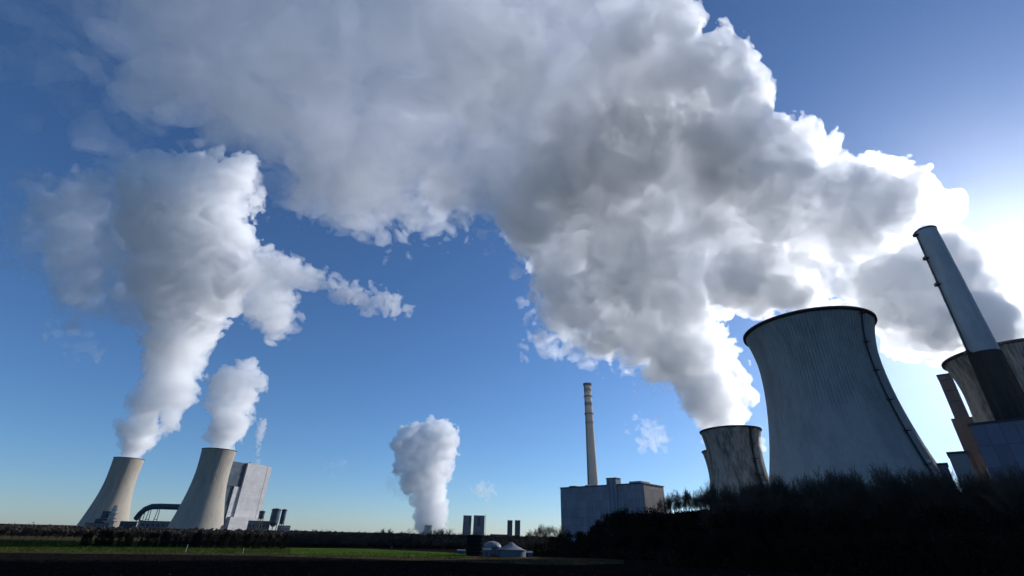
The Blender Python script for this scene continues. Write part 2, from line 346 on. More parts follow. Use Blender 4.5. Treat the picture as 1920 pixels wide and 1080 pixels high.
# white boiler house far left
wa, wb = at_z(466, 868, 170), at_z(511, 870.5, 170)
n_ = math.atan2(wb[1]-wa[1], wb[0]-wa[0])
pa = at_z(430, 866.5, 170)
t = empty('boiler_house', (wa[0], wa[1], 0), 'tall white clad boiler house with dark glazed bays behind the beige cooling tower', 'building', None, n_+.86)
L1 = np.linalg.norm((wb-wa)[:2])*1.32
MB().box(0, L1*.80, 0, 60, 0, 170).build('main_block', M['white'], t)
MB().box(L1*.80+3, L1*1.0, 2, 60, 0, 168.5).build('side_block', M['white'], t)
MB().box(L1*.80, L1*.80+3, 3, 58, 40, 171).build('stair_slot', M['glass'], t)
MB().box(-46, -.05, 6, 46, 108, 169).build('upper_glazed_bay', M['glass'], t)
MB().box(-52, -20, 8, 46, 62, 107.9).build('middle_glazed_bay', M['glass'], t)
MB().box(-19.9, -.05, 4, 40, 0, 107.9).build('lower_block', M['white'], t)
MB().box(-46, -20.1, 6, 44, 0, 61.9).build('base_bay', M['glass'], t)
MB().box(-20, L1*1.05, -14, -.05, 0, 34).build('base_hall', M['white'], t)
MB().tube((L1*.35, 30, 170), (L1*.35, 30, 176), 3.2, 2.6, 16).build('stack', M['farc'], t)
# low plant in front of it
def low_block(px0, px1, pyt, hd, depth, mat, name, label, roofx=.3):
    a, b = at_h(px0, pyt, hd), at_h(px1, pyt+(px1-px0)*.02, hd); t = oriented(name, a, b, label, 'building')
    L_ = np.linalg.norm((b-a)[:2]); MB().box(0, L_, 0, depth, 0, a[2]).build('wall', M[mat], t); MB().box(-roofx, L_+roofx, -roofx, depth+roofx, a[2]+.02, a[2]+1.2).build('roof', M['steel'], t)
    for x in np.arange(L_*.08, L_*.9, L_*.16): MB().box(x, x+L_*.09, -.25, -.02, a[2]*.45, a[2]*.7).build('window', M['glass'], t)
    return t
low_block(466, 506, 977, 1390, 30, 'grey', 'pump_house', 'long low grey hall at the foot of the white boiler house')
low_block(521, 545, 986, 1380, 20, 'white', 'pump_house', 'small white box building right of the dark silos')
low_block(226, 258, 978, 1440, 30, 'glass', 'service_building', 'dark low building at the foot of the leftmost cooling tower')
low_block(262, 322, 977, 1430, 30, 'grey', 'service_building', 'dark low buildings under the flue duct between the two beige towers')
low_block(160, 205, 981, 1500, 30, 'grey', 'service_building', 'flat hall in front of the leftmost cooling tower')
def silo(px, pyt, hd, rpx, mat, label, pyb=None, bridge=False):
    p = at_h(px, pyt, hd); r = rpx*hd/1100; z0 = 0
    t = empty('silo', (p[0], p[1], 0), label, 'silo'); zb = at_h(px, pyb, hd)[2] if pyb else 0
    MB().lathe([(r*.3, zb), (r, zb+r*.8), (r, p[2]-r*.2), (r*.9, p[2]), (.01, p[2]+r*.15)], 20).build('shell', M[mat], t, False)
    MB().lathe([(r+.1, p[2]-3), (r+1.2, p[2]-3), (r+1.2, p[2]-1.4), (r+.1, p[2]-1.4)], 20).build('gallery', M['steel'], t)
    m = MB()
    for k in range(4): a = k*math.pi/2+.4; m.tube((r*.8*math.cos(a), r*.8*math.sin(a), 0), (r*.8*math.cos(a), r*.8*math.sin(a), zb+r), .9, n=5)
    m.build('support', M['steel'], t); return t
silo(492.5, 958, 1380, 5, 'glass', 'lone small dark silo above the low grey hall', 974)
silo(519, 954, 1370, 8, 'glass', 'broad dark silo, left one of the pair beside the white box building', 988)
silo(534, 955, 1375, 4.5, 'glass', 'narrow dark silo, right one of the pair beside the white box building', 984)
# stepped stack in front of the leftmost tower
p = at_h(217, 948, 1560)
t = empty('process_tower', (p[0], p[1], 0), 'pale stepped process tower with round platforms before the leftmost cooling tower', 'tower')
H_ = p[2]; MB().lathe([(9, 0), (9, H_*.3), (6, H_*.36), (6, H_*.62), (4.2, H_*.66), (4.2, H_)], 20).build('column', M['white'], t)
for z, r in ((.3, 14), (.42, 11), (.63, 9.5), (.8, 7)):
    MB().lathe([(4, H_*z), (r, H_*z), (r, H_*z+1.6), (4, H_*z+1.6)], 20).build('platform', M['bandc'], t)
q = MB().box(-22, -10, -4, 12, 0, H_*.75).box(-34, -22, -2, 14, 0, H_*.42).build('annex', M['fard'], t)
# flue duct between the beige towers
t0 = at_h(259, 970, 1500)
t = empty('flue_duct', (t0[0], t0[1], 0), 'big blue-grey flue duct bending down between the two beige cooling towers', 'duct')
m = MB(); pts = [at_h(x, y, h)-np.array([t0[0], t0[1], 0]) for x, y, h in ((256, 972, 1500), (263, 963, 1490), (272, 955, 1475), (284, 950, 1460), (300, 949.5, 1440), (345, 951, 1390))]
for a, b in zip(pts[:-1], pts[1:]): m.tube(a, b, 6.2, n=14); 
for a in pts[1:-1]: m.lathe([(0.01, a[2]-6.2), (4.4, a[2]-4.4), (6.2, a[2]), (4.4, a[2]+4.4), (.01, a[2]+6.2)], 12, a[0], a[1])
m.build('pipe', M['duct'], t, False)
for a in pts[1:]:
    m = MB()
    for s in (-5, 5): m.tube((a[0]+s, a[1], 0), (a[0]+s*.4, a[1], a[2]-5), .8, n=5)
    m.tube((a[0]-4, a[1], a[2]*.45), (a[0]+4, a[1], a[2]*.45), .6, n=5); m.build('support', M['steel'], t)

# far tower pairs and biogas plant in the middle distance
def far_block(px0, px1, pyt, hd, mat, name, label, slot=None, mast=False):
    a, b = at_h(px0, pyt, hd), at_h(px1, pyt, hd); t = oriented(name, a, b, label, 'building'); L_ = np.linalg.norm((b-a)[:2]); H_ = a[2]
    MB().box(0, L_, 0, 24, 0, H_).build('wall', M[mat], t); MB().box(-.6, L_+.6, -.6, 24.6, H_+.02, H_+2).build('roof', M['fard'], t)
    if slot: MB().box(L_*slot[0], L_*slot[1], -.5, -.03, H_*.5, H_*.93).build('glazed_bay', M['fard'], t)
    if mast: MB().tube((L_+4, 0, 0), (L_+4, 0, H_+8), .9, n=5).build('mast', M['fard'], t)
    return t
far_block(869, 884.5, 967, 2600, 'farc', 'silo_tower', 'pale grey block tower, left one of the taller pair above the black silo', (.72, .95))
far_block(888.5, 909, 967, 2560, 'farc', 'silo_tower', 'pale grey tower with dark centre, right one of the pair above the black silo', (.35, .6), True)
far_block(951.5, 961, 976, 3240, 'fard', 'silo_tower', 'dark slim block tower, left one of the shorter pair')
far_block(965.5, 975.5, 976, 3200, 'fard', 'silo_tower', 'dark slim block tower, right one of the shorter pair')
low_block(919, 951, 1002, 2500, 30, 'fard', 'warehouse', 'long flat dark building between the two tower pairs')
pf = at_h(803, 985, 6200)
cooling_tower(pf[0], pf[1], pf[2], 46, 43, .75, 66, ct_new, 'hazy far cooling tower under the middle column of steam, left of the two', None, seg=48)
pf2 = at_h(791, 986, 6300)
pf3 = at_h(822, 988, 6500)
cooling_tower(pf3[0], pf3[1], pf3[2], 44, 41, .75, 64, ct_new, 'hazy far cooling tower half lost in steam, right of its twin', None, seg=48)
# black silo
p = at_h(892, 1004, 178); 
t = empty('silo', (p[0], p[1], 0), 'near-black round farm silo beside the white domes', 'silo')
MB().lathe([(2.9, 0), (2.9, p[2]), (2.75, p[2]+.05), (.01, p[2]+.5)], 32).build('tank_wall', M['silo'], t)
m = MB()
for z in (1.2, 2.4, 3.6, 4.8): m.lathe([(2.92, z), (2.97, z+.03), (2.92, z+.06)], 32)
m.build('hoop', M['steel'], t)
m = MB()
for k in range(24): a = k*math.pi/12; m.tube((2.7*math.cos(a), 2.7*math.sin(a), p[2]), (2.7*math.cos(a), 2.7*math.sin(a), p[2]+.9), .025, n=4)
m.lathe([(2.68, p[2]+.88), (2.72, p[2]+.92)], 32); m.build('railing', M['steel'], t)
def gas_tank(px, py_top, py_eave, hd, rpx, cone, label):
    p = at_h(px, py_top, hd); r = rpx*hd/990; ze = at_h(px, py_eave, hd)[2]
    t = empty('gas_tank', (p[0], p[1], 0), label, 'tank')
    MB().lathe([(r, 0), (r, ze)], 40).build('tank_wall', M['tank'], t)
    hh = p[2]-ze
    pr = [(r*1.01*math.cos(a), ze+hh*math.sin(a)) for a in np.linspace(0, math.pi/2-.01, 12)] if not cone else [(r*1.03, ze), (r*.8, ze+hh*.14), (r*.4, ze+hh*.5), (.12, ze+hh)]
    MB().lathe(pr, 40).build('membrane_roof', M['tent'], t, not cone)
    MB().lathe([(r*1.005, ze-.15), (r*1.04, ze-.15), (r*1.04, ze+.1), (r*1.01, ze+.1)], 40).build('eaves_ring', M['steel'], t)
gas_tank(923, 1014.5, 1026, 200, 17, False, 'white domed gas tank just right of the black silo')
gas_tank(959, 1016, 1031, 176, 27, True, 'broad tank with pointed white tent roof right of the domed one')
# farm sheds / van by the tanks
def shed(px0, px1, pyt, hd, dep, label, mat='tent', wall='tank', name='farm_shed'):
    a, b = at_h(px0, pyt, hd), at_h(px1, pyt, hd); t = oriented(name, a, b, label, 'shed'); L_ = np.linalg.norm((b-a)[:2]); H_ = a[2]
    MB().box(0, L_, 0, dep, 0, H_*.72).build('wall', M[wall], t)
    MB().add([(-.2,-.2,H_*.73),(L_+.2,-.2,H_*.73),(L_+.2,dep+.2,H_*.73),(-.2,dep+.2,H_*.73),(-.2,dep/2,H_),(L_+.2,dep/2,H_)], [(0,1,5,4),(2,3,4,5),(0,4,3),(1,2,5),(0,3,2,1)]).build('roof', M[mat], t)
    MB().box(L_*.4, L_*.6, -.06, -.01, .02, H_*.55).build('door', M['steel'], t)
shed(978, 998, 1033, 178, 3, 'low white-roofed shed at the right end of the gas tanks')
shed(906, 920, 1027, 172, 3, 'small shed between the black silo and the tanks', 'tank')
shed(858, 872, 1030, 190, 3, 'small grey shed left of the black silo', 'tank')
# parked van
p = at_z(966, 1042.5, 0.0); d = ray(966, 1042); 
t = empty('parked_van', (p[0], p[1], 0), 'small pale van parked before the tent-roofed tank', 'van', None, .1)
MB().add([(-2.2,-.9,.45),(2.1,-.9,.45),(2.1,.9,.45),(-2.2,.9,.45),(-2.2,-.85,1.15),(1.1,-.8,1.95),(1.1,.8,1.95),(-2.2,.85,1.15),(2.1,-.9,1.0),(2.1,.9,1.0),(-2.2,-.8,1.95),(-2.2,.8,1.95),(1.75,-.88,1.12),(1.75,.88,1.12)],
    [(0,1,2,3),(0,3,11,10),(10,11,6,5),(5,6,13,12),(12,13,9,8),(8,9,2,1),(0,10,5,12,8,1),(3,2,9,13,6,11)]).build('body', M['paint'], t)
MB().box(.2, 1.0, -.86, -.83, 1.2, 1.75).build('side_window', M['glass'], t)
for x in (-1.4, 1.35):
    for y in (-.9, .9): MB().tube((x, y-.1, .34), (x, y+.1, .34), .34, n=14).build('wheel', M['steel'], t)

# thin marker posts
def post(px, pyb, h, r, label, lean=0.):
    p = at_z(px, pyb, 0.0); t = empty('marker_post', (p[0], p[1], 0), label, 'post'); t.rotation_euler.y = lean
    MB().tube((0,0,0), (0,0,h), r, r*.8, 8).build('pole', M['paint'], t); MB().tube((0,0,h*.28), (0,0,h*.3), r*2.2, n=8).build('collar', M['steel'], t)
post(1380, 1056, 6.0, .13, 'thin pale leaning post at the edge of the dark field before the woods', -.07)
post(348, 1035, 1.9, .06, 'short pale stake in the green field, left one of two')
post(455, 1038, 1.4, .06, 'short pale stake in the green field, right one of two')

# ---------------------------------------------------------------- trees
def segs_to_mesh(name, segs, mat, n=3):
    A = np.array([s[0] for s in segs]); B = np.array([s[1] for s in segs]); R0 = np.array([s[2] for s in segs]); R1 = np.array([s[3] for s in segs])
    D = B-A; D /= np.linalg.norm(D, axis=1)[:, None]+1e-9; ref = np.where(np.abs(D[:, 2:3]) < .9, [[0, 0, 1.]], [[1., 0, 0]])
    U = np.cross(D, ref); U /= np.linalg.norm(U, axis=1)[:, None]; W_ = np.cross(D, U); vs = []
    for P, R_ in ((A, R0), (B, R1)):
        for k in range(n):
            a = 2*math.pi*k/n; vs.append(P+R_[:, None]*(math.cos(a)*U+math.sin(a)*W_))
    V = np.stack(vs, 1).reshape(-1, 3); m = len(segs); base = np.arange(m)[:, None]*2*n
    Q = np.concatenate([base+np.array([[k, n+k, n+(k+1) % n, (k+1) % n]]) for k in range(n)], 1).reshape(-1, 4)
    me = bpy.data.meshes.new(name); me.vertices.add(len(V)); me.vertices.foreach_set('co', V.astype(np.float32).ravel())
    me.loops.add(Q.size); me.loops.foreach_set('vertex_index', Q.astype(np.int32).ravel()); me.polygons.add(len(Q)); me.polygons.foreach_set('loop_start', np.arange(0, Q.size, 4, dtype=np.int32))
    me.update(calc_edges=True); me.materials.append(mat); return me
def gen_tree(seed, spread=1., upright=.5, fork=.25, levels=5):
    """unit-height bare tree: trunk segments, branch segments"""
    rng = random.Random(seed); tr = []; br = []
    def grow(p, d, L_, r, lev):
        n = 3 if lev < 3 else 2; q = p
        for i in range(n):
            d2 = d+np.array([rng.gauss(0, .13), rng.gauss(0, .13), rng.gauss(0, .08)+.05*upright]); d2 /= np.linalg.norm(d2)
            e = q+d2*L_/n; r2 = r*(1-.28/n*(i+1)/1.0)
            (tr if lev == 0 else br).append((q, e, r, r2)); q, d, r = e, d2, r2
            if lev < levels and (lev > 0 or i > 0):
                for _ in range(2 if lev < 3 else 2):
                    a = rng.uniform(0, 2*math.pi); s = np.array([math.cos(a), math.sin(a), rng.uniform(-.1, .5)])
                    nd_ = d*(.75+.4*upright)+s*rng.uniform(.5, .95)*spread; nd_ /= np.linalg.norm(nd_)
                    grow(q, nd_, L_*rng.uniform(.48, .72), r*rng.uniform(.45, .62), lev+1)
    grow(np.zeros(3), np.array([0, 0, 1.]), .5, .018, 0)
    h = max(s[1][2] for s in br); sc = 1/h
    f = lambda L_: [(a*sc, b*sc, max(x*sc, .0011), max(y*sc, .0009)) for a, b, x, y in L_]
    return f(tr), f(br)
TREES = []
for k, (sd, sp_, up) in enumerate(((1, 1., .5), (2, .8, .9), (3, 1.15, .3), (4, .7, 1.1), (5, .95, .6), (6, .6, 1.3))):
    tr, br = gen_tree(sd, sp_, up)
    TREES.append((segs_to_mesh('trunk', tr, M['bark'], 6), segs_to_mesh('crown', br, M['twig'], 3)))
def leaf_mesh(name, pts, size, mat, rng):
    P = np.array(pts); n = len(P); U = rng.standard_normal((n, 3)); U /= np.linalg.norm(U, axis=1)[:, None]; V_ = np.cross(U, rng.standard_normal((n, 3))); V_ /= np.linalg.norm(V_, axis=1)[:, None]
    s = size*rng.uniform(.5, 1.3, n)[:, None]; vs = np.stack([P-U*s-V_*s*.5, P+U*s-V_*s*.3, P+U*s*.8+V_*s*.6, P-U*s*.7+V_*s*.5], 1).reshape(-1, 3)
    me = bpy.data.meshes.new(name); me.vertices.add(len(vs)); me.vertices.foreach_set('co', vs.astype(np.float32).ravel())
    me.loops.add(4*n); me.loops.foreach_set('vertex_index', np.arange(4*n, dtype=np.int32)); me.polygons.add(n); me.polygons.foreach_set('loop_start', np.arange(0, 4*n, 4, dtype=np.int32))
    me.update(calc_edges=True); me.materials.append(mat); return me
BUSH = []
for sd in range(4):
    rg = np.random.default_rng(sd+20); pts = []
    for _ in range(150):
        z = rg.uniform(.0, 1.); wd = .34*math.sqrt(max(.02, 1-(z-.35)**2/.5)); a = rg.uniform(0, 6.283); q_ = wd*rg.uniform(0, 1)**.5*rg.uniform(.7, 1.25)
        c = np.array([math.cos(a)*q_, math.sin(a)*q_, z*rg.uniform(.85, 1)]); q = rg.standard_normal((38, 3))*np.array([.032, .032, .045]); pts.append(c+q)
    pts = np.concatenate(pts); pts = pts[pts[:, 2] > -.02]; pts[:, 2] /= pts[:, 2].max()
    tr, br = gen_tree(sd+40, 1.1, .3, levels=3)
    BUSH.append((segs_to_mesh('trunk', tr+br, M['bark'], 4), leaf_mesh('crown', pts, .016, M['leaf'], rg)))
PROTO = {}
def put_tree(kind, var, x, y, z0, h, name, label, group, rng, wide=1.):
    lib = TREES if kind == 'bare' else BUSH; tm, cm = lib[var % len(lib)]
    o = empty(name, (x, y, z0), label, 'tree' if name != 'shrub' else 'shrub', group, rng.uniform(0, 6.28))
    o.scale = (h*wide, h*wide, h)
    link('trunk', tm, o); link('crown', cm, o); return o
rng = random.Random(11)
def row(spec, hd, n, kind, name, label, group, jit=(6, 8), hj=.12, wide=1., z0=0.):
    """spec: (px, py_top) polyline of crown tops"""
    xs = [s[0] for s in spec]; ys = [s[1] for s in spec]
    for i in range(n):
        px = xs[0]+(xs[-1]-xs[0])*(i+.5+rng.uniform(-.4, .4))/n; d = hd if isinstance(hd, (int, float)) else np.interp(px, xs, hd)
        d += rng.uniform(-jit[1], jit[1]); pt = at_h(px, float(np.interp(px, xs, ys)), d)
        zb = z0 if isinstance(z0, (int, float)) else float(np.interp(px, xs, z0))
        h = (pt[2]-zb)*rng.uniform(1-hj, 1+hj*.35)
        put_tree(kind, rng.randrange(12), pt[0], pt[1], zb-.2, max(h, .8), name, label, group, rng, wide*rng.uniform(.85, 1.15))
# right-hand woods: tall bare trees in front of the big tower
row([(1322, 900), (1440, 882), (1520, 876), (1640, 868), (1700, 862), (1770, 872), (1800, 882), (1850, 866), (1935, 858)], [196, 190, 186, 182, 178, 176, 174, 170, 168], 80, 'bare', 'bare_tree', 'tall bare tree in the dense dark row below the largest cooling tower', 'bare trees in the dense row below the large towers', (6, 10), .09, .62)
row([(1322, 925), (1500, 915), (1640, 905), (1935, 900)], 172, 36, 'bare', 'bare_tree', 'tall bare tree in the dense dark row below the largest cooling tower', 'bare trees in the dense row below the large towers', (6, 8), .2, .8)
row([(1238, 928), (1262, 918), (1300, 914), (1330, 910)], 222, 30, 'bare', 'bare_tree', 'fine-twigged bare tree on the bank between hall and short cooling tower, sky showing through', 'bare trees standing on the bank', (4, 7), .35, .8, [11, 13.5, 14, 14])
row([(1330, 945), (1500, 945), (1700, 940), (1935, 935)], 160, 34, 'bush', 'shrub', 'dark leafy bush at the foot of the tall bare trees on the right', 'dark bushes at the foot of the woods', (6, 8), .2, .7)
row([(1240, 992), (1400, 990), (1700, 985), (1935, 985)], 150, 30, 'bush', 'shrub', 'low black thicket bush along the field edge on the right', 'thicket bushes along the field edge', (6, 5), .25, 1.1)
# rounded dark clump before the hall
row([(1030, 1000), (1062, 992), (1100, 985), (1130, 962), (1165, 948), (1200, 944), (1240, 947), (1290, 960), (1330, 962)], 205, 26, 'bush', 'evergreen_tree', 'dense dark round-topped tree in the clump in front of the blue-grey hall', 'dense dark trees before the hall', (6, 8), .1, .8)
row([(1000, 1012), (1060, 1005), (1140, 990), (1240, 975)], 190, 18, 'bush', 'shrub', 'dark bush at the left tail of the woods, before the blue-grey hall', 'dark bushes at the left tail of the woods', (6, 6), .2, 1.1)
row([(985, 998), (1003, 985), (1025, 977), (1048, 985), (1060, 992)], 250, 9, 'bare', 'bare_tree', 'rounded bare tree left of the blue-grey hall, seen against the sky', 'bare trees left of the hall', (4, 10), .1, .8)
# bare trees before the far steam column
row([(800, 992), (832, 985), (862, 996)], 300, 6, 'bare', 'bare_tree', 'bare tree in front of the foot of the middle steam column', 'bare trees before the middle steam column', (4, 10), .1, .8)
row([(550, 993), (660, 994), (730, 990), (800, 994), (870, 999), (1010, 1000)], 300, 52, 'bare', 'bare_tree', 'low bare tree in the hedge line beyond the bright green field', 'hedge trees beyond the green field', (4, 25), .35, 1.1)
# left row
row([(160, 992), (230, 990), (330, 994), (440, 996), (545, 999)], [230, 226, 222, 218, 214], 34, 'bush', 'evergreen_tree', 'dark bushy tree in the hedge row in front of the beige cooling towers', 'dark hedge trees before the beige towers', (5, 6), .42, .6)
row([(-20, 981), (160, 988), (545, 993)], 250, 40, 'bare', 'bare_tree', 'bare tree rising from the hedge row in front of the beige cooling towers', 'bare trees in the left hedge row', (5, 6), .2, .8)
row([(720, 1018), (760, 1022)], 185, 2, 'bare', 'sapling', 'thin young tree standing alone at the bright green field', 'young trees at the green field', (2, 2), .1, .8)

# far woods that read as one mass, and undergrowth
def woods(name, spec, hds, n, seed, label, size):
    rg = np.random.default_rng(seed); xs = [s[0] for s in spec]; ys = [s[1] for s in spec]; P = []
    for i in range(n):
        px = rg.uniform(xs[0], xs[-1]); hd = rg.uniform(*hds); p = at_h(px, float(np.interp(px, xs, ys)), hd); H_ = max(p[2], 2)*rg.uniform(.45, .98)*(1.25 if rg.random() < .1 else 1); rr = H_*rg.uniform(.2, .42)
        k = 110; q = rg.standard_normal((k, 3))*.5; P.append(np.array([p[0], p[1], H_*.5])+q*np.array([rr, rr, H_*.34]))
    P = np.concatenate(P); P = P[P[:, 2] > 0]
    me = leaf_mesh(name, P, size, M['brownwood'], rg); return tag(link(name, me), label, 'woods', None, 'stuff')
woods('distant_woods', [(-60, 984), (60, 984), (160, 988), (300, 990), (430, 992), (560, 995)], (400, 470), 800, 5, 'band of dark winter woodland left of and behind the hedge row', .42)
woods('hedge_woods', [(535, 997), (640, 994), (700, 998), (780, 999), (900, 1003), (1060, 1001)], (262, 330), 800, 7, 'belt of brown-grey winter wood beyond the bright green field', .26)
woods('distant_forest', [(-60, 982), (100, 984), (200, 986), (560, 993), (800, 1000), (1100, 1004)], (900, 1200), 600, 6, 'far forest line on the horizon', 1.1)
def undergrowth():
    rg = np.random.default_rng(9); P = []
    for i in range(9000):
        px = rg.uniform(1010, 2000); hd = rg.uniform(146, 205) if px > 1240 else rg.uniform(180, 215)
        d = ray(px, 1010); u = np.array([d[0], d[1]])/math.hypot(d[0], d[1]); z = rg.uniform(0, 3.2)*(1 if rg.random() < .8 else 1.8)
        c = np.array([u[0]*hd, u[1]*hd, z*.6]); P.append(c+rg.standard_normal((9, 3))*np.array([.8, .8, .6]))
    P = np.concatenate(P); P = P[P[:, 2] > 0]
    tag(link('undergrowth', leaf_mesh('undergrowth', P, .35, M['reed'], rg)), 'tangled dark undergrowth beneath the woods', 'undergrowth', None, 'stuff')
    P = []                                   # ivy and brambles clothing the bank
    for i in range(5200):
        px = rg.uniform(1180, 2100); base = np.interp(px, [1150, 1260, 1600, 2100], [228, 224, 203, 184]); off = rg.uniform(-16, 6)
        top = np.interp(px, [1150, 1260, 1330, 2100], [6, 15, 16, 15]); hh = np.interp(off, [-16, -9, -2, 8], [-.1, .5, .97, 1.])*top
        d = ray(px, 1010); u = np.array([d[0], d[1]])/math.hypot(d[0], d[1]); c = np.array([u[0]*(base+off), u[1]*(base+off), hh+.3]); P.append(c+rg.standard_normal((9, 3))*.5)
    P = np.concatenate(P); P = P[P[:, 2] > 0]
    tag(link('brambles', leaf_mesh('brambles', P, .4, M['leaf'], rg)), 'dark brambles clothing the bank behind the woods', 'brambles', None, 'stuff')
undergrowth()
# clods and tufts on the near field
rg = np.random.default_rng(3); P = []
for i in range(15000):
    a = rg.uniform(-1.0, 1.05); hd = 60*math.exp(rg.uniform(0, 1.0)); P.append((math.sin(a)*hd, math.cos(a)*hd, rg.uniform(0, .05)))
tag(link('clods', leaf_mesh('clods', P, .16, M['soil'], rg)), 'dark clods of ploughed soil on the near field', 'soil clods', None, 'stuff')

P = []
for i in range(9000):
    q = G(rg.uniform(-60, 900), 0) if 0 else None
    px = rg.uniform(-60, 880); f = rg.uniform(0, 1); p = G(px, np.interp(px, [-60, 0, 480, 860], [1012, 1014, 1024, 1040])*(1-f)+np.interp(px, [-60, 0, 480, 860], [1034, 1035, 1040, 1046])*f)
    P.append((p[0], p[1], rg.uniform(0, .12)))
tag(link('grass_tufts', leaf_mesh('grass_tufts', P, .14, M['green2'], rg)), 'short green tufts on the field strip', 'grass', None, 'stuff')
# ---------------------------------------------------------------- haze
hz = MB().box(-9000, 9000, -600, 14000, -1.5, 2600); m = bpy.data.materials.new('haze_air'); m.use_nodes = True; n = m.node_tree; n.nodes.clear()
o_ = nd(n, 'ShaderNodeOutputMaterial'); v_ = nd(n, 'ShaderNodeVolumePrincipled'); v_.inputs['Density'].default_value = .5e-5; v_.inputs['Density Attribute'].default_value = ''; v_.inputs['Color'].default_value = (.93, .96, 1, 1); v_.inputs['Anisotropy'].default_value = .84
n.links.new(v_.outputs[0], o_.inputs['Volume']); tag(hz.build('haze', m), 'thin pale haze over the plain', 'haze', None, 'stuff')
# ---------------------------------------------------------------- steam
N = 96
def tile(seed):
    r_ = np.random.default_rng(seed); f = np.fft.rfftn(r_.standard_normal((N, N, N))); k = np.fft.fftfreq(N)*N; kz = np.fft.rfftfreq(N)*N
    K = np.sqrt(k[:, None, None]**2+k[None, :, None]**2+kz[None, None, :]**2); f *= np.exp(-((K-N/8.)/(N/8.*.35))**2)
    t_ = np.fft.irfftn(f, (N, N, N)); return (t_/t_.std()).astype(np.float32)
TF = tile(1).ravel()
def billow_tile(seed, M_=12):
    """periodic cellular noise: round bulges that meet in sharp creases"""
    r_ = np.random.default_rng(seed); J = r_.uniform(.1, .9, (M_, M_, M_, 3)).astype(np.float32); H_ = r_.uniform(.75, 1.15, (M_, M_, M_)).astype(np.float32)
    g = (np.arange(N, dtype=np.float32)+.5)*M_/N; c = g.astype(int); out = np.zeros((N, N, N), np.float32)
    for a in (-1, 0, 1):
        for b in (-1, 0, 1):
            for d in (-1, 0, 1):
                ix, iy, iz = np.ix_((c+a) % M_, (c+b) % M_, (c+d) % M_); j = J[ix, iy, iz]
                D = (j[..., 0]+(c+a)[:, None, None]-g[:, None, None])**2+(j[..., 1]+(c+b)[None, :, None]-g[None, :, None])**2+(j[..., 2]+(c+d)[None, None, :]-g[None, None, :])**2
                np.maximum(out, H_[ix, iy, iz]-D*1.05, out=out)
    return out
WF = billow_tile(2).ravel()
def samp(P, L_, off=0., TF=TF):
    q = P*(8./L_)+off; i = np.floor(q).astype(np.int32); f = (q-i).astype(np.float32); f = f*f*(3-2*f); i %= N; j = (i+1) % N
    x0, y0, z0 = i.T; x1, y1, z1 = j.T; fx, fy, fz = f.T; g = lambda a, b, c: TF[(a*N+b)*N+c]
    c00 = g(x0, y0, z0)*(1-fx)+g(x1, y0, z0)*fx; c10 = g(x0, y1, z0)*(1-fx)+g(x1, y1, z0)*fx
    c01 = g(x0, y0, z1)*(1-fx)+g(x1, y0, z1)*fx; c11 = g(x0, y1, z1)*(1-fx)+g(x1, y1, z1)*fx
    return (c00*(1-fy)+c10*fy)*(1-fz)+(c01*(1-fy)+c11*fy)*fz
def pack(poly, dist, n, rmin, rmax, thick, seed, bias=0.):
    """fills an outline (photo px) with puffs standing at real distances, thickness in px"""
    r_ = np.random.default_rng(seed); P = np.array(poly, float); Q = np.roll(P, -1, 0); out = []
    dk = np.array(dist, float); lo = P.min(0); hi = P.max(0); tries = 0
    while len(out) < n and tries < n*60:
        tries += 1; p = r_.uniform(lo, hi)
        c = ((P[:, 1] > p[1]) != (Q[:, 1] > p[1])) & (p[0] < (Q[:, 0]-P[:, 0])*(p[1]-P[:, 1])/(Q[:, 1]-P[:, 1]+1e-9)+P[:, 0])
        if c.sum() % 2 == 0: continue
        e = Q-P; t_ = np.clip(((p-P)*e).sum(1)/(e*e).sum(1), 0, 1); d = np.linalg.norm(p-(P+t_[:, None]*e), axis=1).min()
        if d < rmin: continue
        r = min(d, rmax)*r_.uniform(.7, 1.); w_ = 1/(((dk[:, :2]-p)**2).sum(1)+400.)**1.5; D = (w_*dk[:, 2]).sum()/w_.sum()
        nn = math.sqrt((p[0]-960)**2+(p[1]-540)**2+F*F); s = D/nn
        dz = r_.uniform(-1, 1)*max(0, min(d, thick)-r*.55)*s+bias*s
        out.append((*at(p[0], p[1], D+dz), r*s*(F/nn)**.4))
    return out
def mouth(x, y, H, rt, dx, dy, n=7, up=1., seed=0, grow=0.):
    """steam filling a tower's mouth and leaving it along (dx, dy)"""
    r_ = np.random.default_rng(seed); out = []
    for k in range(n):
        z = H-rt*.35+k*rt*.3*up
        for j in range(6):
            a = r_.uniform(0, 6.28); q = rt*(.42+grow*k+.02*k)*r_.uniform(.5, 1); rr = rt*(.34+grow*k+.02*k)*r_.uniform(.8, 1.05)
            out.append((x+dx*max(0, z-H)+math.cos(a)*q*min(1, .8+.2*k/n), y+dy*max(0, z-H)+math.sin(a)*q, z, min(rr, rt*.93-q) if z < H+rt*.25 else rr))
    return out
import openvdb
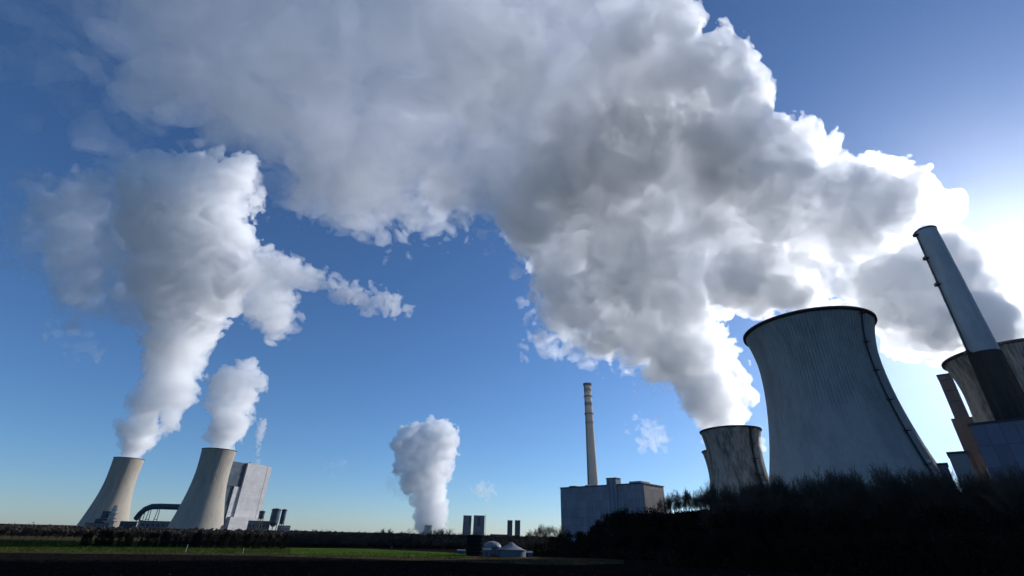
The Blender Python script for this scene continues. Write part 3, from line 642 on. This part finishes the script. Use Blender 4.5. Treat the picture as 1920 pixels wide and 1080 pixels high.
def puff_mesh(name, blobs, vox, L0, octs, amp, mat, off=0., gain=.5, erode=.75, parent=None, warp=.12, crisp=False, thr=.62):
    """one closed cauliflower surface round the puffs (the steam fills it as a volume)"""
    t0 = time.time(); B = np.array(blobs, float); r = B[:, 3]; disps = sum(L0*amp*gain**o*2**-0 for o in range(octs)); pad = L0*amp*2.0+2*vox
    lo = (B[:, :3]-r[:, None]).min(0)-pad; hi = (B[:, :3]+r[:, None]).max(0)+pad; n = np.ceil((hi-lo)/vox).astype(int)+1
    sdf = np.full(n, pad, np.float32); ax = [(lo[a]+np.arange(n[a])*vox).astype(np.float32) for a in range(3)]
    for c in B:
        m = c[3]+pad; s = tuple(slice(max(0, int((c[a]-m-lo[a])/vox)), min(n[a], int((c[a]+m-lo[a])/vox)+2)) for a in range(3))
        X = ax[0][s[0]][:, None, None]-np.float32(c[0]); Y = ax[1][s[1]][None, :, None]-np.float32(c[1]); Z = ax[2][s[2]][None, None, :]-np.float32(c[2])
        np.minimum(sdf[s], np.sqrt(X*X+Y*Y+Z*Z)-np.float32(c[3]), out=sdf[s])
    idx = np.nonzero(np.abs(sdf) < pad*.98); base = sdf[idx]; res = np.empty(len(base), np.float32)
    for k in range(0, len(base), 400000):
        sl_ = slice(k, k+400000); P = np.stack([ax[a][idx[a][sl_]] for a in range(3)], 1).astype(np.float64)
        P = P+np.stack([samp(P, L0*1.6, o_) for o_ in (31., 57.4, 83.7)], 1)*L0*warp; d = np.zeros(len(P), np.float32); L_ = L0; A = L0*amp
        for o in range(octs):
            d += A*((samp(P, L_*1.15, off+o*17.3, WF)-thr)*2.5 if crisp else (np.abs(samp(P, L_, off+o*17.3))-erode)); L_ /= 2.03; A *= gain
        res[sl_] = base[sl_]-np.clip(d, -pad*.95, pad*.9)
    sdf[idx] = res
    sdf[0] = sdf[-1] = pad; sdf[:, 0] = sdf[:, -1] = pad; sdf[:, :, 0] = sdf[:, :, -1] = pad
    g = openvdb.FloatGrid(background=float(pad)); g.copyFromArray(sdf); pts, quads = g.convertToQuads(isovalue=0.); pts = pts*vox
    a_, b_, c_ = pts[quads[:, 0]], pts[quads[:, 1]], pts[quads[:, 2]]
    if np.einsum('ij,ij->i', a_, np.cross(b_, c_)).sum() < 0: quads = quads[:, ::-1]
    org = lo if parent is None else lo-np.array(parent.location)
    pts = pts+org; me = bpy.data.meshes.new(name); me.vertices.add(len(pts)); me.vertices.foreach_set('co', pts.astype(np.float32).ravel())
    me.loops.add(quads.size); me.loops.foreach_set('vertex_index', quads.astype(np.int32).ravel()); me.polygons.add(len(quads)); me.polygons.foreach_set('loop_start', np.arange(0, quads.size, 4, dtype=np.int32))
    me.update(calc_edges=True); me.materials.append(mat); print('PUFF', name, n, len(base), len(quads), round(time.time()-t0, 1))
    return link(name, me, parent)
def steam(name, dens, g=.62, col=(1, 1, 1)):
    m = bpy.data.materials.new(name); m.use_nodes = True; n = m.node_tree; n.nodes.clear()
    o = nd(n, 'ShaderNodeOutputMaterial'); v = nd(n, 'ShaderNodeVolumeScatter'); v.inputs['Color'].default_value = (*col, 1)
    v.inputs['Density'].default_value = dens; v.inputs['Anisotropy'].default_value = g; n.links.new(v.outputs[0], o.inputs['Volume']); return m

# A: the great plume of the short towers, drifting up and left over the camera
PA = empty('steam_plume', (221, 475, 103), 'huge grey steam plume rising from the short streaked tower and spreading over the upper left', 'steam plume')
colA = [(1330, 786), (1300, 762), (1262, 735), (1215, 712), (1165, 672), (1105, 655), (1055, 640), (1020, 600), (995, 555), (985, 500), (960, 460), (930, 430), (960, 330), (1010, 200), (1130, 60), (1290, -40),
        (1330, 120), (1370, 300), (1360, 430), (1310, 520), (1330, 600), (1362, 640), (1385, 690), (1408, 760), (1412, 784), (1370, 788)]
dA = [(1370, 800, 548), (1300, 650, 545), (1200, 450, 525), (1100, 200, 500), (1000, 50, 480), (600, 200, 470), (300, 100, 480), (850, 350, 475)]
puff_mesh('rising_column', pack(colA, dA, 640, 8, 46, 58, 1)+mouth(221, 474.6, 103, 27.9, -.35, .02, 6), 1.8, 32, 4, .26, steam('steam_dense', .09, .53), 0., .72, .72, PA, .12, True, .66)
massA = [(1010, 470), (950, 415), (880, 402), (800, 418), (730, 425), (650, 405), (585, 385), (540, 370), (530, 300), (480, 275), (420, 262), (350, 228), (270, 170), (215, 110), (190, 20), (200, -120), (700, -180), (1340, -160), (1292, 0), (1270, 90), (1200, 230), (1060, 400)]
puff_mesh('drifting_mass', pack(massA, dA, 460, 12, 80, 80, 2), 2.6, 80, 6, .15, steam('steam_soft', .026, .5), 3., .54, .72, PA)
veil = [(560, 390), (470, 300), (380, 300), (280, 260), (180, 190), (100, 190), (20, 130), (-90, 80), (-60, -80), (500, -120), (620, 100)]
puff_mesh('thin_veil', pack(veil, dA, 170, 8, 60, 60, 3), 3.4, 60, 6, .36, steam('steam_veil', .013), 9., .6, .85, PA)
fringe = [(1010, 480), (960, 470), (925, 420), (800, 440), (720, 450), (640, 440), (600, 400), (520, 385), (560, 300), (900, 330), (1050, 400)]
puff_mesh('ragged_fringe', pack(fringe, dA, 150, 6, 34, 40, 4), 2.2, 34, 6, .40, steam('steam_fringe', .035), 14., .62, .85, PA)
fr2 = [(1270, 740), (1180, 700), (1100, 680), (1040, 670), (960, 650), (1000, 600), (970, 500), (1040, 520), (1120, 600), (1250, 690)]
puff_mesh('ragged_edge', pack(fr2, dA, 110, 5, 26, 30, 5), 2.0, 28, 6, .42, steam('steam_edge', .035), 22., .62, .85, PA)
PA2 = empty('steam_plume', tuple(bx[:2])+(103,), 'small steam feed rising from the mostly hidden cooling tower into the huge plume', 'steam plume')
puff_mesh('puff', mouth(bx[0], bx[1], 103, 27.9, -.15, -.3, 12, 1., 3, .02), 2.2, 30, 5, .2, steam('steam_dense_2', .07, .5), 3., .56, .72, PA2, .12, True)
# B: plume of the right-hand towers
PB = empty('steam_plume', (285, 249, 103), 'bright-edged steam plume trailing up and left from behind the leaning chimney', 'steam plume')
polB = [(1925, 650), (1870, 690), (1800, 710), (1768, 690), (1720, 672), (1670, 652), (1640, 640), (1560, 600), (1480, 560), (1410, 575), (1350, 618), (1290, 600), (1290, 540), (1280, 420), (1260, 250), (1230, 130), (1262, 45),
        (1330, 62), (1382, 82), (1440, 140), (1468, 205), (1540, 248), (1552, 292), (1600, 312), (1655, 330), (1696, 358), (1690, 420), (1712, 445), (1790, 436), (1838, 466), (1864, 525), (1890, 575), (1920, 612)]
dB = [(1900, 660, 500), (1800, 600, 540), (1750, 560, 560), (1600, 450, 560), (1450, 350, 540), (1300, 150, 500), (1400, 540, 570)]
puff_mesh('main_body', pack(polB, dB, 760, 7, 42, 60, 6)+pack(polB[:1]+polB[-6:]+[(1800, 690)], dB, 90, 8, 50, 60, 61), 1.9, 34, 4, .26, steam('steam_dense_b', .095, .5), 5., .72, .72, PB, .12, True, .66)
lobe = [(1690, 420), (1700, 350), (1640, 320), (1595, 305), (1625, 284), (1690, 292), (1745, 323), (1794, 370), (1794, 408), (1740, 422)]
puff_mesh('bright_lobe', pack(lobe, dB, 90, 6, 24, 20, 7), 1.7, 22, 4, .26, steam('steam_lobe', .05, .7), 2., .54, .72, PB, .12, True)
def core(poly, n, seed, parent, dens, rmax=34, thick=50, bias=-16):
    return puff_mesh('dense_billow', pack(poly, dA if parent is PA else dB, n, 5, rmax, thick, seed, bias), 2.0, 24, 4, .3, steam('steam_core_%d' % seed, dens*1.4, .42), seed*1.3, .72, .72, parent, .12, True)
core([(1180, 165), (1262, 200), (1255, 330), (1200, 380), (1090, 430), (1010, 400), (960, 330), (1030, 250), (1110, 200)], 150, 71, PA, .055, 40, 55)
core([(1040, 440), (1190, 370), (1265, 480), (1290, 600), (1200, 590), (1110, 550)], 110, 72, PA, .05, 36)
core([(1225, 600), (1325, 630), (1368, 750), (1300, 765), (1235, 690)], 70, 73, PA, .05)
core([(770, 20), (1010, 20), (1040, 200), (900, 250), (790, 200)], 80, 74, PA, .022, 50, 60)
core([(1290, 250), (1380, 235), (1505, 290), (1560, 345), (1470, 420), (1310, 360)], 110, 75, PB, .055, 38)
core([(1540, 335), (1640, 318), (1722, 335), (1738, 372), (1690, 440), (1560, 460)], 110, 76, PB, .065, 34, 44, -50)
core([(1325, 500), (1370, 468), (1440, 474), (1500, 530), (1530, 560), (1430, 590), (1330, 560)], 100, 77, PB, .09, 32, 40, -70)
core([(1745, 438), (1825, 452), (1858, 530), (1910, 612), (1890, 660), (1740, 640), (1640, 600), (1600, 520), (1680, 470)], 200, 78, PB, .06, 40, 50, -60)
# C: left plumes
PC = empty('steam_plume', (-1048, 1373, 172), 'white billowing steam plume standing over the leftmost cooling tower', 'steam plume')
polC = [(234, 842), (236, 810), (252, 745), (268, 690), (262, 640), (285, 608), (270, 560), (250, 500), (232, 430), (225, 360), (250, 310), (340, 288), (430, 288), (476, 312), (486, 345), (468, 400), (478, 450),
        (480, 520), (440, 560), (428, 600), (392, 640), (372, 690), (366, 720), (328, 765), (318, 800), (286, 822), (272, 842)]
dC = [(245, 858, 1735), (300, 650, 1700), (300, 400, 1680), (100, 450, 1760), (600, 530, 1600)]
puff_mesh('column', pack(polC, dC, 560, 6, 34, 50, 8), 4.2, 84, 4, .27, steam('steam_c', .034, .05), 1., .72, .72, PC, .12, True)
puff_mesh('mouth_steam', mouth(-1048.7, 1373.5, 172, 37, .28, 0, 9, 1., 5), 3.0, 28, 5, .2, steam('steam_cm', .05, .1), 2., .6, .72, PC, .12, True)
softC = [(320, 640), (205, 592), (155, 560), (112, 500), (80, 445), (58, 400), (66, 350), (120, 345), (180, 302), (260, 300), (380, 330), (400, 500), (370, 600)]
puff_mesh('soft_side', pack(softC, dC, 300, 7, 34, 44, 15), 5., 100, 4, .28, steam('steam_cs', .009, .15), 6., .6, .74, PC, .12, True)
armC = [(470, 470), (520, 458), (570, 492), (612, 512), (680, 538), (748, 552), (784, 578), (742, 592), (670, 575), (600, 545), (556, 545), (562, 595), (540, 628), (502, 652), (480, 618), (452, 590), (440, 540)]
puff_mesh('trailing_arm', pack(armC, dC, 190, 5, 28, 34, 9), 4.2, 64, 6, .22, steam('steam_arm', .018, .2), 4., .58, .76, PC)
wispC = [(0, 470), (20, 400), (60, 330), (200, 285), (260, 290), (180, 400), (200, 600), (140, 600), (60, 520)]
puff_mesh('side_veil', pack(wispC, dC, 110, 8, 40, 40, 10), 6, 110, 6, .3, steam('steam_side', .0065, .3), 7., .58, .8, PC)
PD = empty('steam_plume', (-691, 1175, 172), 'short white puff of steam over the beige tower before the white boiler house', 'steam plume')
polD = [(392, 826), (390, 795), (394, 750), (402, 705), (428, 682), (468, 683), (494, 708), (490, 745), (466, 780), (450, 812), (434, 826)]
puff_mesh('puff', pack(polD, [(408, 840, 1375)], 150, 5, 20, 30, 11), 3.2, 48, 4, .26, steam('steam_d', .04, .1), 11., .72, .74, PD, .12, True)
puff_mesh('mouth_steam', mouth(-691, 1175.5, 172, 39, .12, 0, 8, 1., 6), 3.0, 28, 5, .2, steam('steam_dm', .05, .1), 2., .6, .72, PD, .12, True)
PE = empty('steam_plume', tuple(at_z(484, 869, 176)), 'thin wisp of steam over the roof of the white boiler house', 'steam plume')
polE = [(482, 872), (479, 835), (481, 800), (486, 784), (501, 786), (499, 808), (491, 830), (487, 872)]
puff_mesh('wisp', pack(polE, [(485, 860, 1590)], 70, 2, 7, 6, 12), 2.4, 18, 4, .2, steam('steam_e', .05, .4), 3., .55, .75, PE)
# F: far central plume
PF = empty('steam_plume', tuple(pf), 'far white column of steam in the middle of the horizon', 'steam plume')
polF = [(786, 1000), (778, 948), (750, 912), (738, 872), (740, 832), (762, 800), (800, 792), (850, 792), (856, 818), (852, 862), (842, 892), (834, 930), (836, 955), (834, 992), (815, 1000)]
puff_mesh('column', pack(polF, [(810, 950, 6300)], 420, 3, 17, 34, 13), 12, 170, 4, .28, steam('steam_f', .014, .1), 5., .72, .73, PF, .12, True)
vF = [(690, 915), (740, 905), (770, 870), (800, 960), (770, 950), (730, 925)]
puff_mesh('trailing_haze', pack(vF, [(810, 950, 6300)], 50, 3, 16, 14, 14), 18, 160, 5, .35, steam('steam_fh', .0016), 8., .58, .8, PF)
# small clouds
def cloud(label, poly, D, vox, L0, dens, seed, n=40, amp=.4):
    b = pack(poly, [(poly[0][0], poly[0][1], D)], n, 1.5, 14, 10, seed)
    o = puff_mesh('cloud', b, vox, L0, 6, amp, steam('cloud_vapour', dens, .4), seed*1.7, .6, .8); tag(o, label, 'cloud')
cloud('small isolated white cloudlet right of the middle steam column', [(880, 908), (905, 903), (936, 924), (915, 932), (888, 928)], 7000, 14, 150, .004, 31, 60, .3)
cloud('ragged scrap of vapour low between slender chimney and short tower', [(1190, 780), (1215, 790), (1262, 808), (1245, 845), (1215, 840), (1195, 815)], 600, 1.8, 16, .028, 32, 60, .5)
cloud('faint streak of cloud left of the leftmost steam plume', [(85, 610), (130, 622), (160, 640), (200, 662), (190, 675), (140, 655), (90, 630)], 3000, 9, 90, .0035, 33)
cloud('faint flat streak of cloud above the fields left of the middle column', [(590, 868), (640, 866), (655, 874), (610, 878)], 7000, 18, 160, .0012, 34)
print('SCRIPT', round(time.time()-T00, 1), 's')
